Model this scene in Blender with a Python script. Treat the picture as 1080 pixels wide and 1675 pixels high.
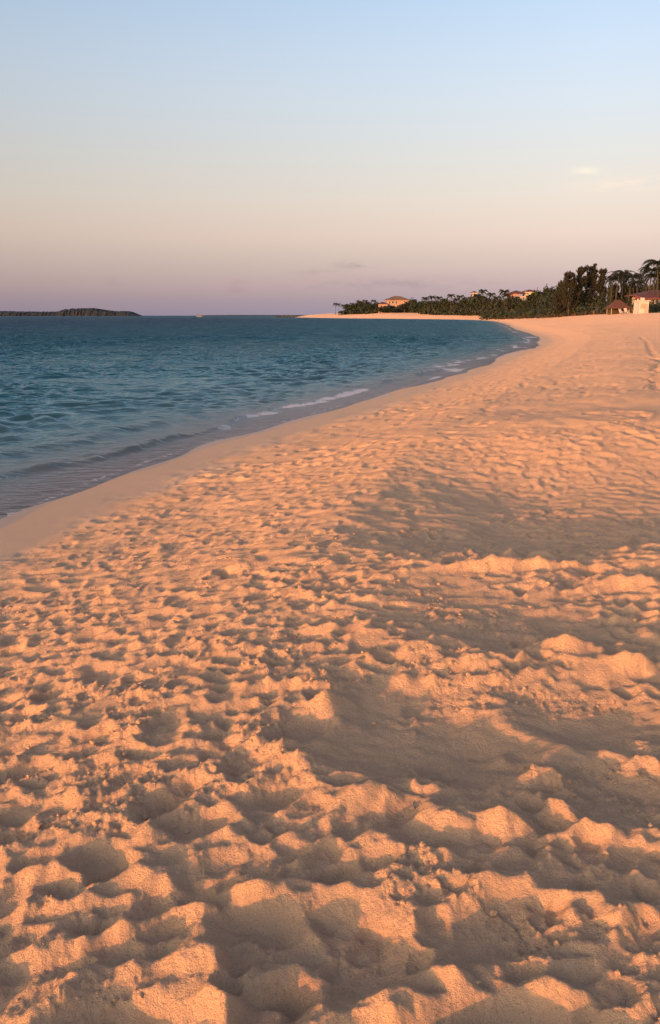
import bpy, math, random
import numpy as np
from mathutils import Vector, Matrix

for o in list(bpy.data.objects):
    bpy.data.objects.remove(o)
S = bpy.context.scene
COL = S.collection
R = math.radians

# ------------------------------------------------------------------ camera
IW, IH, FPX, YH = 1080.0, 1675.0, 1440.0, 516.0      # photograph size, focal length in its pixels, horizon row
PITCH = math.atan((IH / 2 - YH) / FPX)
ZC = 2.40                                            # eye height above the sea
cam = bpy.data.cameras.new('camera')
cam.sensor_fit = 'VERTICAL'
cam.sensor_height = 24.0
cam.lens = 24.0 * FPX / IH
cam.clip_start = 0.05
cam.clip_end = 90000
camo = bpy.data.objects.new('camera', cam)
COL.objects.link(camo)
camo.location = (0, 0, ZC)
camo.rotation_euler = (math.pi / 2 - PITCH, 0, 0)
S.camera = camo

# ------------------------------------------------------------------ light
SUN_AZ, SUN_EL = 220.0, 4.9                           # clockwise from +Y: behind the camera, on its left
EXPO = 1.27
S.view_settings.view_transform = 'Standard'
S.view_settings.look = 'None'
S.view_settings.gamma = 1
S.view_settings.exposure = EXPO
S.view_settings.use_curve_mapping = False
sd = Vector((math.sin(R(SUN_AZ)) * math.cos(R(SUN_EL)), math.cos(R(SUN_AZ)) * math.cos(R(SUN_EL)), math.sin(R(SUN_EL))))
sun = bpy.data.lights.new('sun', 'SUN')
sun.energy = 2.35
sun.angle = R(0.6)
sun.color = (1.0, 0.435, 0.165)
suno = bpy.data.objects.new('sun', sun)
COL.objects.link(suno)
suno.rotation_euler = (-sd).to_track_quat('-Z', 'Y').to_euler()
suno.location = sd * 50


def lin(c):
    return tuple(((v / 255) / 12.92 if v / 255 <= 0.04045 else ((v / 255 + 0.055) / 1.055) ** 2.4) for v in c)


WS = 0.12
world = bpy.data.worlds.new('World')
S.world = world
world.use_nodes = True
nt = world.node_tree
N, L = nt.nodes, nt.links


def math_node(tree, op, a, b=None, c=None, clamp=False):
    n = tree.nodes.new('ShaderNodeMath')
    n.operation = op
    n.use_clamp = clamp
    for i, v in enumerate((a, b, c)):
        if v is None:
            continue
        if isinstance(v, (int, float)):
            n.inputs[i].default_value = v
        else:
            tree.links.new(v, n.inputs[i])
    return n.outputs[0]


def mix_col(tree, fac, a, b, blend='MIX'):
    n = tree.nodes.new('ShaderNodeMix')
    n.data_type = 'RGBA'
    n.blend_type = blend
    n.clamp_factor = True
    for s, v in ((n.inputs['Factor'], fac), (n.inputs[6], a), (n.inputs[7], b)):
        if isinstance(v, (int, float)):
            s.default_value = v
        elif isinstance(v, (tuple, list)):
            s.default_value = (*v[:3], 1)
        else:
            tree.links.new(v, s)
    return n.outputs[2]


def ramp(tree, fac, stops, interp='LINEAR'):
    n = tree.nodes.new('ShaderNodeValToRGB')
    n.color_ramp.interpolation = interp
    el = n.color_ramp.elements
    el[0].position, el[0].color = stops[0][0], (*stops[0][1], 1)
    el[1].position, el[1].color = stops[-1][0], (*stops[-1][1], 1)
    for p, c in stops[1:-1]:
        e = el.new(p)
        e.color = (*c, 1)
    tree.links.new(fac, n.inputs[0])
    return n.outputs[0]


def noise(tree, vec, scale, detail=3, rough=0.55, dist=0.0, w=None):
    n = tree.nodes.new('ShaderNodeTexNoise')
    n.inputs['Scale'].default_value = scale
    n.inputs['Detail'].default_value = detail
    n.inputs['Roughness'].default_value = rough
    n.inputs['Distortion'].default_value = dist
    if vec is not None:
        tree.links.new(vec, n.inputs['Vector'])
    return n.outputs['Fac']


sky = N.new('ShaderNodeTexSky')
sky.sky_type = 'NISHITA'
sky.sun_disc = False
sky.sun_elevation = R(SUN_EL)
sky.sun_rotation = R(SUN_AZ)
tc = N.new('ShaderNodeTexCoord')
sx = N.new('ShaderNodeSeparateXYZ')
L.new(tc.outputs['Generated'], sx.inputs[0])
elev = math_node(nt, 'DIVIDE', math_node(nt, 'ARCSINE', sx.outputs['Z']), math.pi / 2)
az = math_node(nt, 'ARCTAN2', sx.outputs['X'], sx.outputs['Y'])
# opposite the sun: the earth's shadow, the pink band over it, then pale cream, then blue (elevation in degrees)
dusk = [(-3, (128, 124, 146)), (0.0, (158, 146, 162)), (0.9, (174, 155, 163)), (1.9, (196, 172, 170)), (3.2, (211, 190, 180)),
        (4.8, (228, 206, 192)), (6.8, (229, 217, 204)), (9.3, (222, 221, 217)), (12, (213, 222, 230)), (14.8, (203, 219, 237)),
        (17.6, (189, 213, 238)), (30, (156, 174, 206)), (55, (126, 142, 178)), (90, (106, 122, 158))]
g = ramp(nt, elev, [(max(0.0, e / 90), lin(c)) for e, c in dusk[1:]])
# clouds: two thin lit wisps low on the right, a faint grey one and a few pale puffs near the horizon
comb = N.new('ShaderNodeCombineXYZ')
L.new(math_node(nt, 'MULTIPLY', az, 1.0), comb.inputs[0])
L.new(math_node(nt, 'MULTIPLY', elev, 5.5), comb.inputs[1])
cn = noise(nt, comb.outputs[0], 38, 5, 0.62, 0.4)


def cloud(az_deg, el_deg, wa, we, col, amt, base):
    global base_col
    a = math_node(nt, 'DIVIDE', math_node(nt, 'SUBTRACT', az, R(az_deg)), R(wa))
    e = math_node(nt, 'DIVIDE', math_node(nt, 'SUBTRACT', elev, el_deg / 90), we / 90)
    rr = math_node(nt, 'ADD', math_node(nt, 'MULTIPLY', a, a), math_node(nt, 'MULTIPLY', e, e))
    m = math_node(nt, 'EXPONENT', math_node(nt, 'MULTIPLY', rr, -1.0))
    m = math_node(nt, 'MULTIPLY', m, math_node(nt, 'MULTIPLY', math_node(nt, 'SUBTRACT', cn, 0.36), 4.0, clamp=True))
    return mix_col(nt, math_node(nt, 'MULTIPLY', m, amt, clamp=True), base, lin(col))


def az_of(px):
    return math.degrees(math.atan2((px - IW / 2) / FPX, 1.0))


def el_of(py):
    return math.degrees(-math.atan((py - IH / 2) / FPX) - PITCH)


for px, py, wa, we, col, amt in ((935, 289, 0.9, 0.28, (250, 238, 214), 0.6), (985, 309, 2.6, 0.42, (248, 226, 206), 0.55),
                                 (1060, 312, 2.0, 0.3, (246, 228, 208), 0.5),
                                 (578, 434, 1.1, 0.22, (166, 146, 150), 0.6), (520, 445, 1.5, 0.2, (176, 152, 154), 0.35),
                                 (395, 470, 0.5, 0.5, (182, 148, 154), 0.55), (190, 463, 0.5, 0.25, (188, 160, 164), 0.6),
                                 (640, 465, 5.0, 0.35, (160, 142, 152), 0.45)):
    g = cloud(az_of(px), el_of(py), wa, we, col, amt, g)
# the sky is a little darker out over the sea, lighter over the land, in even steps round the horizon
azf = math_node(nt, 'MULTIPLY_ADD', math_node(nt, 'SINE', math_node(nt, 'SUBTRACT', az, R(-20))), 0.50, 0.83)
azf = math_node(nt, 'MINIMUM', math_node(nt, 'MAXIMUM', azf, 0.6), 1.12)
vm = N.new('ShaderNodeVectorMath')
vm.operation = 'SCALE'
L.new(g, vm.inputs[0])
L.new(math_node(nt, 'MULTIPLY', azf, 1 / (WS * 2 ** EXPO)), vm.inputs['Scale'])
# round to the sun the Nishita sky takes over, boosted to warm and lift the shade
hx = math_node(nt, 'ADD', math_node(nt, 'MULTIPLY', sx.outputs['X'], sd.x / math.cos(R(SUN_EL))),
               math_node(nt, 'MULTIPLY', sx.outputs['Y'], sd.y / math.cos(R(SUN_EL))))
mr = N.new('ShaderNodeMapRange')
mr.interpolation_type = 'SMOOTHSTEP'
mr.inputs['From Min'].default_value = -0.25
mr.inputs['From Max'].default_value = 0.85
L.new(hx, mr.inputs['Value'])
vs = N.new('ShaderNodeVectorMath')
vs.operation = 'SCALE'
L.new(sky.outputs[0], vs.inputs[0])
vs.inputs['Scale'].default_value = 2.5
L.new(mix_col(nt, mr.outputs[0], vm.outputs[0], vs.outputs[0]), N['Background'].inputs['Color'])
N['Background'].inputs['Strength'].default_value = WS

# ------------------------------------------------------------------ helpers
rng = np.random.default_rng(7)
random.seed(11)


def unproject_z(px, py, z):
    """where the sight line of a pixel meets height z"""
    dx, dy = (px - IW / 2) / FPX, -(py - IH / 2) / FPX
    fy = math.cos(PITCH) + dy * math.sin(PITCH)
    fz = -math.sin(PITCH) + dy * math.cos(PITCH)
    t = (z - ZC) / fz
    return dx * t, fy * t


def at(px, py, Y):
    """the point at ground distance Y seen in a pixel"""
    dx, dy = (px - IW / 2) / FPX, -(py - IH / 2) / FPX
    fy = math.cos(PITCH) + dy * math.sin(PITCH)
    fz = -math.sin(PITCH) + dy * math.cos(PITCH)
    t = Y / fy
    return Vector((dx * t, Y, ZC + fz * t))


def smooth(a, b, x):
    t = np.clip((x - a) / (b - a), 0, 1)
    return t * t * (3 - 2 * t)


def vnoise(x, y, seed=0):
    """gradient-free lattice noise in -1..1"""
    xi, yi = np.floor(x).astype(np.int64), np.floor(y).astype(np.int64)
    xf, yf = x - xi, y - yi
    u, v = xf * xf * xf * (xf * (xf * 6 - 15) + 10), yf * yf * yf * (yf * (yf * 6 - 15) + 10)

    def h(a, b):
        n = (a * 374761393 + b * 668265263 + seed * 982451653) & 0xFFFFFFFF
        n = ((n ^ (n >> 13)) * 1274126177) & 0xFFFFFFFF
        n = (n ^ (n >> 16)) & 0xFFFF
        return n / 32767.5 - 1.0
    a, b, c, d = h(xi, yi), h(xi + 1, yi), h(xi, yi + 1), h(xi + 1, yi + 1)
    return (a * (1 - u) + b * u) * (1 - v) + (c * (1 - u) + d * u) * v


def fbm(x, y, seed, octv=3, gain=0.5):
    s, amp = 0, 1.0
    for i in range(octv):
        s = s + amp * vnoise(x * 2 ** i + 17.3 * i, y * 2 ** i - 9.1 * i, seed + i)
        amp *= gain
    return s


# ------------------------------------------------------------------ the shoreline and the beach profile
shore_px = [(0, 850), (80, 817), (170, 781), (300, 737), (430, 700), (560, 663), (650, 637), (740, 610), (810, 587), (858, 570),
            (880, 558), (872, 549), (850, 541.5), (832, 534), (822, 529), (800, 525), (760, 523), (700, 522), (640, 521.4), (560, 520.6),
            (500, 519.5)]
pts = [np.array(unproject_z(x, y, 0.0)) for x, y in shore_px]
back = [np.array(p) for p in ((-300, -900), (-90, -300), (-26, -80), (-9.5, -16), (-6.0, 0.0), (-5.0, 6.0))]
far = [np.array(p) for p in ((-52, 1235), (-30, 1300), (60, 1330), (260, 1420), (900, 1700))]
ctrl = back + pts + far


def catmull(P, n=6):
    out = []
    for i in range(len(P) - 1):
        p0, p1, p2, p3 = P[max(i - 1, 0)], P[i], P[i + 1], P[min(i + 2, len(P) - 1)]
        # centripetal-ish tangents, limited so that uneven spacing does not overshoot
        d1 = np.linalg.norm(p2 - p1)
        m1 = (p2 - p0) / max(np.linalg.norm(p2 - p0), 1e-6) * d1
        m2 = (p3 - p1) / max(np.linalg.norm(p3 - p1), 1e-6) * d1
        for k in range(n):
            t = k / n
            out.append((2 * t**3 - 3 * t**2 + 1) * p1 + (t**3 - 2 * t**2 + t) * m1 + (-2 * t**3 + 3 * t**2) * p2 + (t**3 - t**2) * m2)
    out.append(P[-1])
    return np.array(out)


SHORE = catmull(ctrl, 5)
POLY = np.vstack([SHORE, [[2500, 1700], [2500, -900]]])


def shore_dist(x, y):
    """metres inland (+) or seaward (-) of the waterline"""
    x, y = np.asarray(x, float).ravel(), np.asarray(y, float).ravel()
    best = np.full(x.shape, 1e18)
    for a, b in zip(SHORE[:-1], SHORE[1:]):
        dx, dy = b - a
        t = np.clip(((x - a[0]) * dx + (y - a[1]) * dy) / (dx * dx + dy * dy), 0, 1)
        best = np.minimum(best, (x - a[0] - t * dx) ** 2 + (y - a[1] - t * dy) ** 2)
    ins = np.zeros(x.shape, bool)
    for a, b in zip(POLY, np.roll(POLY, -1, 0)):
        if a[1] == b[1]:
            continue
        c = (a[1] > y) != (b[1] > y)
        ins ^= c & (x < (b[0] - a[0]) * (y - a[1]) / (b[1] - a[1]) + a[0])
    return np.sqrt(best) * np.where(ins, 1, -1)


def base_height(x, y, d):
    rr = np.hypot(x, y)
    z = np.interp(d, [-400, -60, -15, -4, 0, 1.2, 2.6, 4.6, 7, 12, 40, 70, 110, 150, 400],
                  [-9, -3.5, -1.4, -0.42, 0, 0.065, 0.23, 0.62, 0.84, 0.96, 1.30, 1.75, 2.75, 3.4, 4.4])
    z = z + np.where(d > 0, smooth(4, 24, d) * smooth(60, 170, rr) * 1.7 + smooth(20, 70, d) * smooth(250, 600, rr) * 1.6, 0)
    # mounds of low dune along the back of the far beach
    z = z + smooth(12, 40, d) * smooth(200, 420, rr) * 0.7 * (fbm(x / 38, y / 60, 5, 2))
    # low swells of the dry sand
    dry = smooth(3, 7, d)
    z = z + dry * 0.05 * fbm(x / 2.3, y / 2.3, 31, 2) * smooth(80, 20, rr)
    z = z + dry * 0.08 * fbm(x / 7.0, y / 7.0, 37, 2) * smooth(1.5, 9, rr)
    # the trampled hollow to the right of the camera, and the dip beyond it
    side = smooth(-0.7, 1.5, x - 0.10 * (y - 2))
    z = z - dry * 0.12 * side * smooth(-1.2, 1.6, y) * smooth(13.0, 9.3, y)
    z = z - dry * 0.25 * smooth(-0.9, 1.6, x) * smooth(6.0, 7.4, y) * smooth(13.0, 9.3, y)
    return z


# ------------------------------------------------------------------ footprints on height rasters
class Raster:
    def __init__(self, x0, x1, y0, y1, res):
        self.x0, self.y0, self.res = x0, y0, res
        self.nx, self.ny = int((x1 - x0) / res) + 1, int((y1 - y0) / res) + 1
        self.h = np.zeros((self.ny, self.nx), np.float32)

    def xy(self):
        return np.meshgrid(self.x0 + np.arange(self.nx) * self.res, self.y0 + np.arange(self.ny) * self.res)

    def patch(self, cx, cy, rad):
        i0, i1 = max(0, int((cx - rad - self.x0) / self.res)), min(self.nx, int((cx + rad - self.x0) / self.res) + 2)
        j0, j1 = max(0, int((cy - rad - self.y0) / self.res)), min(self.ny, int((cy + rad - self.y0) / self.res) + 2)
        if i1 - i0 < 2 or j1 - j0 < 2:
            return None
        X, Y = np.meshgrid(self.x0 + np.arange(i0, i1) * self.res - cx, self.y0 + np.arange(j0, j1) * self.res - cy)
        return self.h[j0:j1, i0:i1], X, Y

    def print_(self, cx, cy, ang, a, b, depth, rim, flat=0.45, keep=0.35):
        """one footprint: a bowl with a bank of pushed-up sand, ang is the way it points"""
        p = self.patch(cx, cy, max(a, b) * 2.0)
        if p is None:
            return
        h, X, Y = p
        u, v = X * math.cos(ang) + Y * math.sin(ang), -X * math.sin(ang) + Y * math.cos(ang)
        th = np.arctan2(v, u)
        ph = rng.uniform(0, 6.28, 3)
        w = 1 + 0.10 * np.sin(2 * th + ph[0]) + 0.08 * np.sin(3 * th + ph[1]) + 0.05 * np.sin(5 * th + ph[2])
        s = np.sqrt((u / a) ** 2 + (v / (b * (1 + 0.18 * u / a))) ** 2) / w
        m = 1 - smooth(0.80, 1.15, s)
        lvl = float(h[h.shape[0] // 2, h.shape[1] // 2]) * keep
        bowl = lvl - depth * (1 - smooth(flat, 1.1, s)) - depth * 0.25 * np.clip(u / a, -1, 1) * (1 - smooth(0.3, 1.0, s))
        bank = rim * np.exp(-((s - 1.22) / 0.22) ** 2) * (1 - 0.55 * np.clip(u / a, -1, 1))
        h[:] = h * (1 - m) + bowl * m + bank

    def mound(self, cx, cy, ang, a, b, hh, p=1.0, wob=0.15):
        pt = self.patch(cx, cy, max(a, b) * 2.2)
        if pt is None:
            return
        h, X, Y = pt
        u, v = X * math.cos(ang) + Y * math.sin(ang), -X * math.sin(ang) + Y * math.cos(ang)
        v = v + wob * b * 2 * vnoise(u / (b * 1.3) + cx * 9, v * 0 + cy * 7, 3)
        s = (u / a) ** 2 + (v / b) ** 2
        h += hh * np.exp(-s ** p) * (1 + 0.22 * vnoise((X + cx) / 0.06, (Y + cy) / 0.06, 8))

    def settle(self, talus, n):
        """let slopes steeper than the angle of repose slump"""
        h, t = self.h, talus * self.res
        for _ in range(n):
            dx = h[:, 1:] - h[:, :-1]
            m = np.sign(dx) * np.maximum(np.abs(dx) - t, 0) * 0.24
            h[:, 1:] -= m
            h[:, :-1] += m
            dy = h[1:] - h[:-1]
            m = np.sign(dy) * np.maximum(np.abs(dy) - t, 0) * 0.24
            h[1:] -= m
            h[:-1] += m

    def sample(self, x, y):
        fx, fy = (x - self.x0) / self.res, (y - self.y0) / self.res
        ok = (fx >= 1) & (fx < self.nx - 2) & (fy >= 1) & (fy < self.ny - 2)
        fx, fy = np.clip(fx, 0, self.nx - 2.001), np.clip(fy, 0, self.ny - 2.001)
        i, j = fx.astype(int), fy.astype(int)
        u, v = fx - i, fy - j
        h = self.h
        r = (h[j, i] * (1 - u) + h[j, i + 1] * u) * (1 - v) + (h[j + 1, i] * (1 - u) + h[j + 1, i + 1] * u) * v
        return np.where(ok, r, 0)


near = Raster(-5.6, 5.6, -0.6, 13.5, 0.009)
X, Y = near.xy()
near.h += (0.014 * fbm(X / 0.55, Y / 0.55, 51, 2) + 0.010 * fbm(X / 0.17, Y / 0.17, 57, 2)).astype(np.float32)
# old prints, slumped wide and shallow; then newer, smaller and crisper
for n, a_, b_, dep, rimh in ((2400, 0.14, 0.095, 0.018, 0.006), (2600, 0.105, 0.068, 0.020, 0.008), (2400, 0.085, 0.048, 0.023, 0.009)):
    px_, py_ = rng.uniform(-5.6, 5.6, n), rng.uniform(-0.6, 13.5, n)
    dd = shore_dist(px_, py_)
    for x, y, d in zip(px_, py_, dd):
        if d < 1.15 + rng.uniform(0, .45):
            continue
        if x > 0.6 and 6.2 < y < 9.6 and rng.random() < 0.8:
            continue
        if rng.random() < 0.7 * smooth(0.05, -0.35, vnoise(np.array([x / 1.3]), np.array([y / 1.9]), 44)[0]):
            continue
        k = rng.uniform(0.75, 1.25)
        f = rng.uniform(0.55, 1.25) * (0.7 if y > 6 else 1)
        near.print_(x, y, (rng.normal(0.45, 0.4) if rng.random() < .6 else rng.normal(1.4, .6)) + (math.pi if rng.random() < .5 else 0), a_ * 1.15 * k, b_ * k * rng.uniform(.85, 1.15), dep * f, rimh * f)


# people have walked through since
for n, a_, b_, dep, rimh in ((700, 0.10, 0.068, 0.022, 0.009), (500, 0.085, 0.046, 0.024, 0.010)):
    for _ in range(n):
        x, y = rng.uniform(-2.4, 2.8), rng.uniform(0.8, 6.5)
        near.print_(x, y, rng.normal(0.6, 0.6), a_ * rng.uniform(.7, 1.2), b_ * rng.uniform(.7, 1.2), dep * rng.uniform(.5, 1.2), rimh, keep=0.8)


def ground_px(px, py):
    x, y = unproject_z(px, py, 0.85)
    return x, y


def span(px, py, w):
    x, y = ground_px(px, py)
    return w / FPX * math.hypot(y, ZC - 0.85)


# scooped-out places and single deep prints (pixel, pixel width, stretch away from the eye, turn, depth)
for px, py, w, st, ang, dep, rim in (
        (700, 1130, 420, 1.0, 0.2, 0.10, 0.03), (930, 1110, 300, 0.8, -0.1, 0.08, 0.02), (780, 955, 330, 1.4, 0.0, 0.05, 0.02),
        (820, 1440, 260, 0.6, 0.3, 0.07, 0.02), (1000, 1230, 200, 1.1, 0.2, 0.06, 0.02), (560, 1460, 240, 1.1, 0.4, 0.08, 0.02),
        (880, 1605, 360, 0.5, -0.2, 0.08, 0.01), (600, 1640, 180, 0.8, 0.1, 0.06, 0.01),
        (160, 1308, 110, 1.9, 0.9, 0.075, 0.020), (85, 1345, 60, 2.0, 1.3, 0.055, 0.012), (240, 1392, 110, 1.2, 0.5, 0.05, 0.012),
        (175, 1590, 190, 1.0, 0.9, 0.12, 0.025), (455, 1545, 130, 1.6, 1.5, 0.11, 0.02), (320, 1265, 130, 1.2, 0.6, 0.07, 0.012),
        (430, 1440, 160, 1.1, 0.4, 0.08, 0.015), (440, 1235, 130, 1.2, 0.4, 0.07, 0.015), (490, 1125, 150, 1.3, 0.5, 0.07, 0.03),
        (160, 1000, 70, 2.2, 0.8, 0.06, 0.015), (85, 958, 40, 2.2, 0.9, 0.05, 0.01), (265, 1420, 90, 1.1, 0.5, 0.07, 0.012),
        (310, 1580, 60, 1.3, 1.1, 0.05, 0.01), (690, 1300, 130, 1.0, 0.1, 0.06, 0.015), (880, 1225, 90, 1.0, 0.0, 0.05, 0.015),
        (540, 1350, 120, 1.0, 0.2, 0.06, 0.015)):
    x, y = ground_px(px, py)
    a = span(px, py, w) / 2
    near.print_(x, y, ang, a, a * st * (1.0 if w > 150 else 0.62), dep * (0.7 if px < 600 else 0.55), rim * 0.7, 0.35, 0.2)
# banks of thrown-up sand
for px, py, w, dpx, ang, hh in (
        (845, 898, 240, 0.055, 0.03, 0.115), (770, 888, 70, 0.04, 0.3, 0.04), (900, 888, 60, 0.05, -.3, 0.05), (830, 872, 120, 0.04, 0.05, 0.06), (1040, 925, 200, 0.09, 0.0, 0.06),
        (720, 1012, 90, 0.09, 0.2, 0.065), (800, 1035, 70, 0.10, 0.0, 0.075), (850, 1030, 40, 0.06, 0.6, 0.05), (925, 1022, 110, 0.11, -0.1, 0.09),
        (990, 1045, 130, 0.08, -0.25, 0.06), (1045, 1045, 40, 0.06, 0.8, 0.085), (710, 1060, 22, 0.05, 0.9, 0.05), (662, 1058, 30, 0.05, 0.2, 0.05),
        (450, 1060, 130, 0.10, 0.3, 0.05), (520, 1100, 140, 0.06, 0.6, 0.06), (825, 1168, 40, 0.06, 0.2, 0.05), 
        (690, 1218, 80, 0.07, 0.0, 0.055), (905, 1210, 90, 0.06, -0.1, 0.05), (870, 1222, 60, 0.05, 0.1, 0.04), (580, 1245, 80, 0.07, 0.1, 0.05),
        (740, 1285, 90, 0.06, 0.0, 0.05), (822, 1290, 45, 0.07, 0.2, 0.055), (965, 1300, 110, 0.05, -0.05, 0.055), (630, 1310, 110, 0.07, 0.1, 0.05),
        (640, 1385, 90, 0.06, 0.1, 0.045), (830, 1378, 110, 0.06, 0.0, 0.05), (500, 1390, 110, 0.06, 0.1, 0.05), (1000, 1430, 150, 0.14, -0.3, 0.06),
        (690, 1550, 230, 0.05, 0.08, 0.06), (885, 1535, 70, 0.06, -0.4, 0.055), (930, 1552, 110, 0.05, -0.1, 0.045), (745, 1650, 120, 0.07, -0.6, 0.065),
        (900, 1665, 150, 0.05, 0.05, 0.06), (360, 1550, 100, 0.10, 1.1, 0.05), (90, 1555, 110, 0.10, 0.7, 0.04), (330, 1490, 100, 0.05, -0.3, 0.05),
        (210, 1490, 40, 0.06, -0.8, 0.06), (490, 1650, 70, 0.06, 0.3, 0.05), (270, 1410, 80, 0.05, 0.2, 0.04), (410, 1390, 50, 0.07, 1.0, 0.045)):
    x, y = ground_px(px, py)
    near.mound(x, y, ang, span(px, py, w) / 2, dpx * 0.8, hh * (0.85 if py < 1300 else 0.65), 0.9)
near.h += (0.009 * fbm(X / 0.16, Y / 0.10, 61, 2, 0.5)).astype(np.float32)
near.settle(0.55, 18)
for _ in range(1):
    near.h[1:-1, 1:-1] = 0.5 * near.h[1:-1, 1:-1] + 0.125 * (near.h[:-2, 1:-1] + near.h[2:, 1:-1] + near.h[1:-1, :-2] + near.h[1:-1, 2:])
# the crust broken into crumbs along the banks
# the newest steps are still crisp: a heel, a narrow waist and the ball of the foot
for _ in range(260):
    x, y = rng.uniform(-3.2, 3.4), 0.8 + 8 * rng.random()
    a = rng.normal(0.9, 0.7)
    ca, sa = math.cos(a), math.sin(a)
    dp = rng.uniform(.010, .024)
    near.print_(x - .075 * ca, y - .075 * sa, a, .050, .036, dp, .006, .6, .9)
    near.print_(x + .055 * ca, y + .055 * sa, a, .085, .050, dp, .008, .6, .9)
near.settle(0.72, 8)
crumb = np.maximum(0, fbm(X / 0.030, Y / 0.030, 71, 3, 0.6))
where = smooth(0.0, 0.45, vnoise(X / 0.30, Y / 0.22, 77) + 0.35 * vnoise(X / 0.1, Y / 0.1, 78))
near.h += (0.0075 * crumb * where).astype(np.float32)
near.h += (0.0036 * fbm(X / 0.050, Y / 0.036, 81, 3)).astype(np.float32)
ROUGH = Raster(-5.6, 5.6, -0.6, 13.5, 0.009)
ROUGH.h[:] = where

mid = Raster(-6, 46, 11, 78, 0.038)
X, Y = mid.xy()
mid.h += (0.016 * fbm(X / 0.7, Y / 0.7, 91, 2) + 0.012 * fbm(X / 0.22, Y / 0.22, 93, 2)).astype(np.float32)
n = 26000
px_, py_ = rng.uniform(-6, 46, n), 11 + 67 * rng.random(n) ** 1.25
dd = shore_dist(px_, py_)
for x, y, d in zip(px_, py_, dd):
    if d < 1.3 + rng.uniform(0, 0.7) or x > y * 0.55 + 2:
        continue
    dens = 0.55 + 0.55 * vnoise(np.array([x / 2.5]), np.array([y / 4.0]), 101)[0]
    if rng.random() > dens * (1.0 if y < 26 else 0.8 if y < 45 else 0.5):
        continue
    k = rng.uniform(0.8, 1.3)
    deep = rng.random() < 0.35
    mid.print_(x, y, rng.normal(1.0, 0.9), 0.125 * k, 0.082 * k, 0.10 * rng.uniform(.7, 1.2) if deep else 0.03, 0.022 if deep else 0.010)
# one line of tracks that wanders up the open sand on the right
def on_sand(px, py):
    zz = 1.0
    for _ in range(25):
        a, b = unproject_z(px, py, zz)
        xa, ya = np.array([a]), np.array([b])
        zz += 0.5 * (float(base_height(xa, ya, shore_dist(xa, ya))[0]) - zz)
    return np.array([a, b])


trk = catmull([on_sand(px, py) for px, py in ((1078, 640), (1072, 612), (1076, 592), (1066, 576), (1058, 560), (1046, 548), (1036, 540))], 40)
acc = 0
for i in range(1, len(trk)):
    acc += np.linalg.norm(trk[i] - trk[i - 1])
    if acc > 0.42:
        acc = 0
        mid.print_(trk[i][0] + rng.normal(0, .06), trk[i][1], 1.2, 0.26, 0.17, 0.085, 0.03)
mid.settle(0.75, 5)


def sand_height(x, y, d):
    z = base_height(x, y, d)
    wn = smooth(13.4, 12.2, y) * smooth(5.5, 4.9, np.abs(x)) * smooth(-0.5, 0.2, y)
    wm = smooth(11.2, 12.6, y) * smooth(77, 60, y) * smooth(46, 40, x)
    dryf = smooth(0.9, 1.6, d + 0.3 * vnoise(x / 0.6, y / 0.6, 111))
    cl = (rr_ := np.hypot(x, y)) < 6.5
    fine = np.zeros_like(x)
    rough = ROUGH.sample(x[cl], y[cl])
    fine[cl] = (0.0100 * np.maximum(0, fbm(x[cl] / 0.016, y[cl] / 0.016, 161, 2)) * (0.30 + 0.6 * rough) + 0.0012 * vnoise(x[cl] / 0.011, y[cl] / 0.011, 165)) * smooth(6.5, 4, rr_[cl])
    z = z + dryf * fine
    z = z + dryf * (near.sample(x, y) * wn + mid.sample(x, y) * wm * (1 - 0.0 * wn))
    rr = np.hypot(x, y)
    z = z + smooth(3, 8, d) * smooth(45, 80, rr) * 0.035 * fbm(x / 1.5, y / 1.5, 121, 2)
    z = z + smooth(0.3, 2.0, d) * (1 - dryf) * 0.006 * fbm(x / 0.25, y / 0.25, 131, 2) * smooth(40, 10, rr)
    # the uneven edge of the last swash
    z = z + 0.010 * vnoise(x / 2.1, y / 2.1, 141) * smooth(3, 0.5, np.abs(d)) + 0.03 * vnoise(x / 14, y / 14, 143) * smooth(6, 1, np.abs(d)) * smooth(20, 50, rr)
    return z


def link_mesh(name, verts, faces, mat=None, parent=None, shade=False):
    me = bpy.data.meshes.new(name)
    if isinstance(verts, np.ndarray):
        F = np.asarray(faces, np.int32)
        k = F.shape[1]
        me.vertices.add(len(verts))
        me.vertices.foreach_set('co', np.ascontiguousarray(verts, np.float32).ravel())
        me.loops.add(F.size)
        me.loops.foreach_set('vertex_index', F.ravel())
        me.polygons.add(len(F))
        me.polygons.foreach_set('loop_start', np.arange(0, F.size, k, dtype=np.int32))
        if shade:
            me.polygons.foreach_set('use_smooth', np.ones(len(F), bool))
        me.update(calc_edges=True)
    else:
        me.from_pydata(verts, [], faces)
        if shade:
            for p in me.polygons:
                p.use_smooth = True
        me.update()
    if mat:
        for m in (mat if isinstance(mat, (list, tuple)) else [mat]):
            me.materials.append(m)
    o = bpy.data.objects.new(name, me)
    COL.objects.link(o)
    if parent:
        o.parent = parent
    return o


def attr(o, name, vals):
    a = o.data.attributes.new(name, 'FLOAT', 'POINT')
    a.data.foreach_set('value', np.ascontiguousarray(vals, np.float32))


def polar_grid(rs, azs, closed):
    Rr, A = np.meshgrid(rs, azs, indexing='ij')
    x, y = (Rr * np.sin(A)).ravel(), (Rr * np.cos(A)).ravel()
    nr, na = len(rs), len(azs)
    i, j = np.meshgrid(np.arange(nr - 1), np.arange(na if closed else na - 1), indexing='ij')
    j2 = (j + 1) % na
    F = np.stack([i * na + j, i * na + j2, (i + 1) * na + j2, (i + 1) * na + j], -1).reshape(-1, 4)
    return x, y, F


def geo(a, b, step):
    n = int(math.log(b / a) / step) + 1
    return list(a * np.exp(np.linspace(0, math.log(b / a), n)))[:-1]


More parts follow.
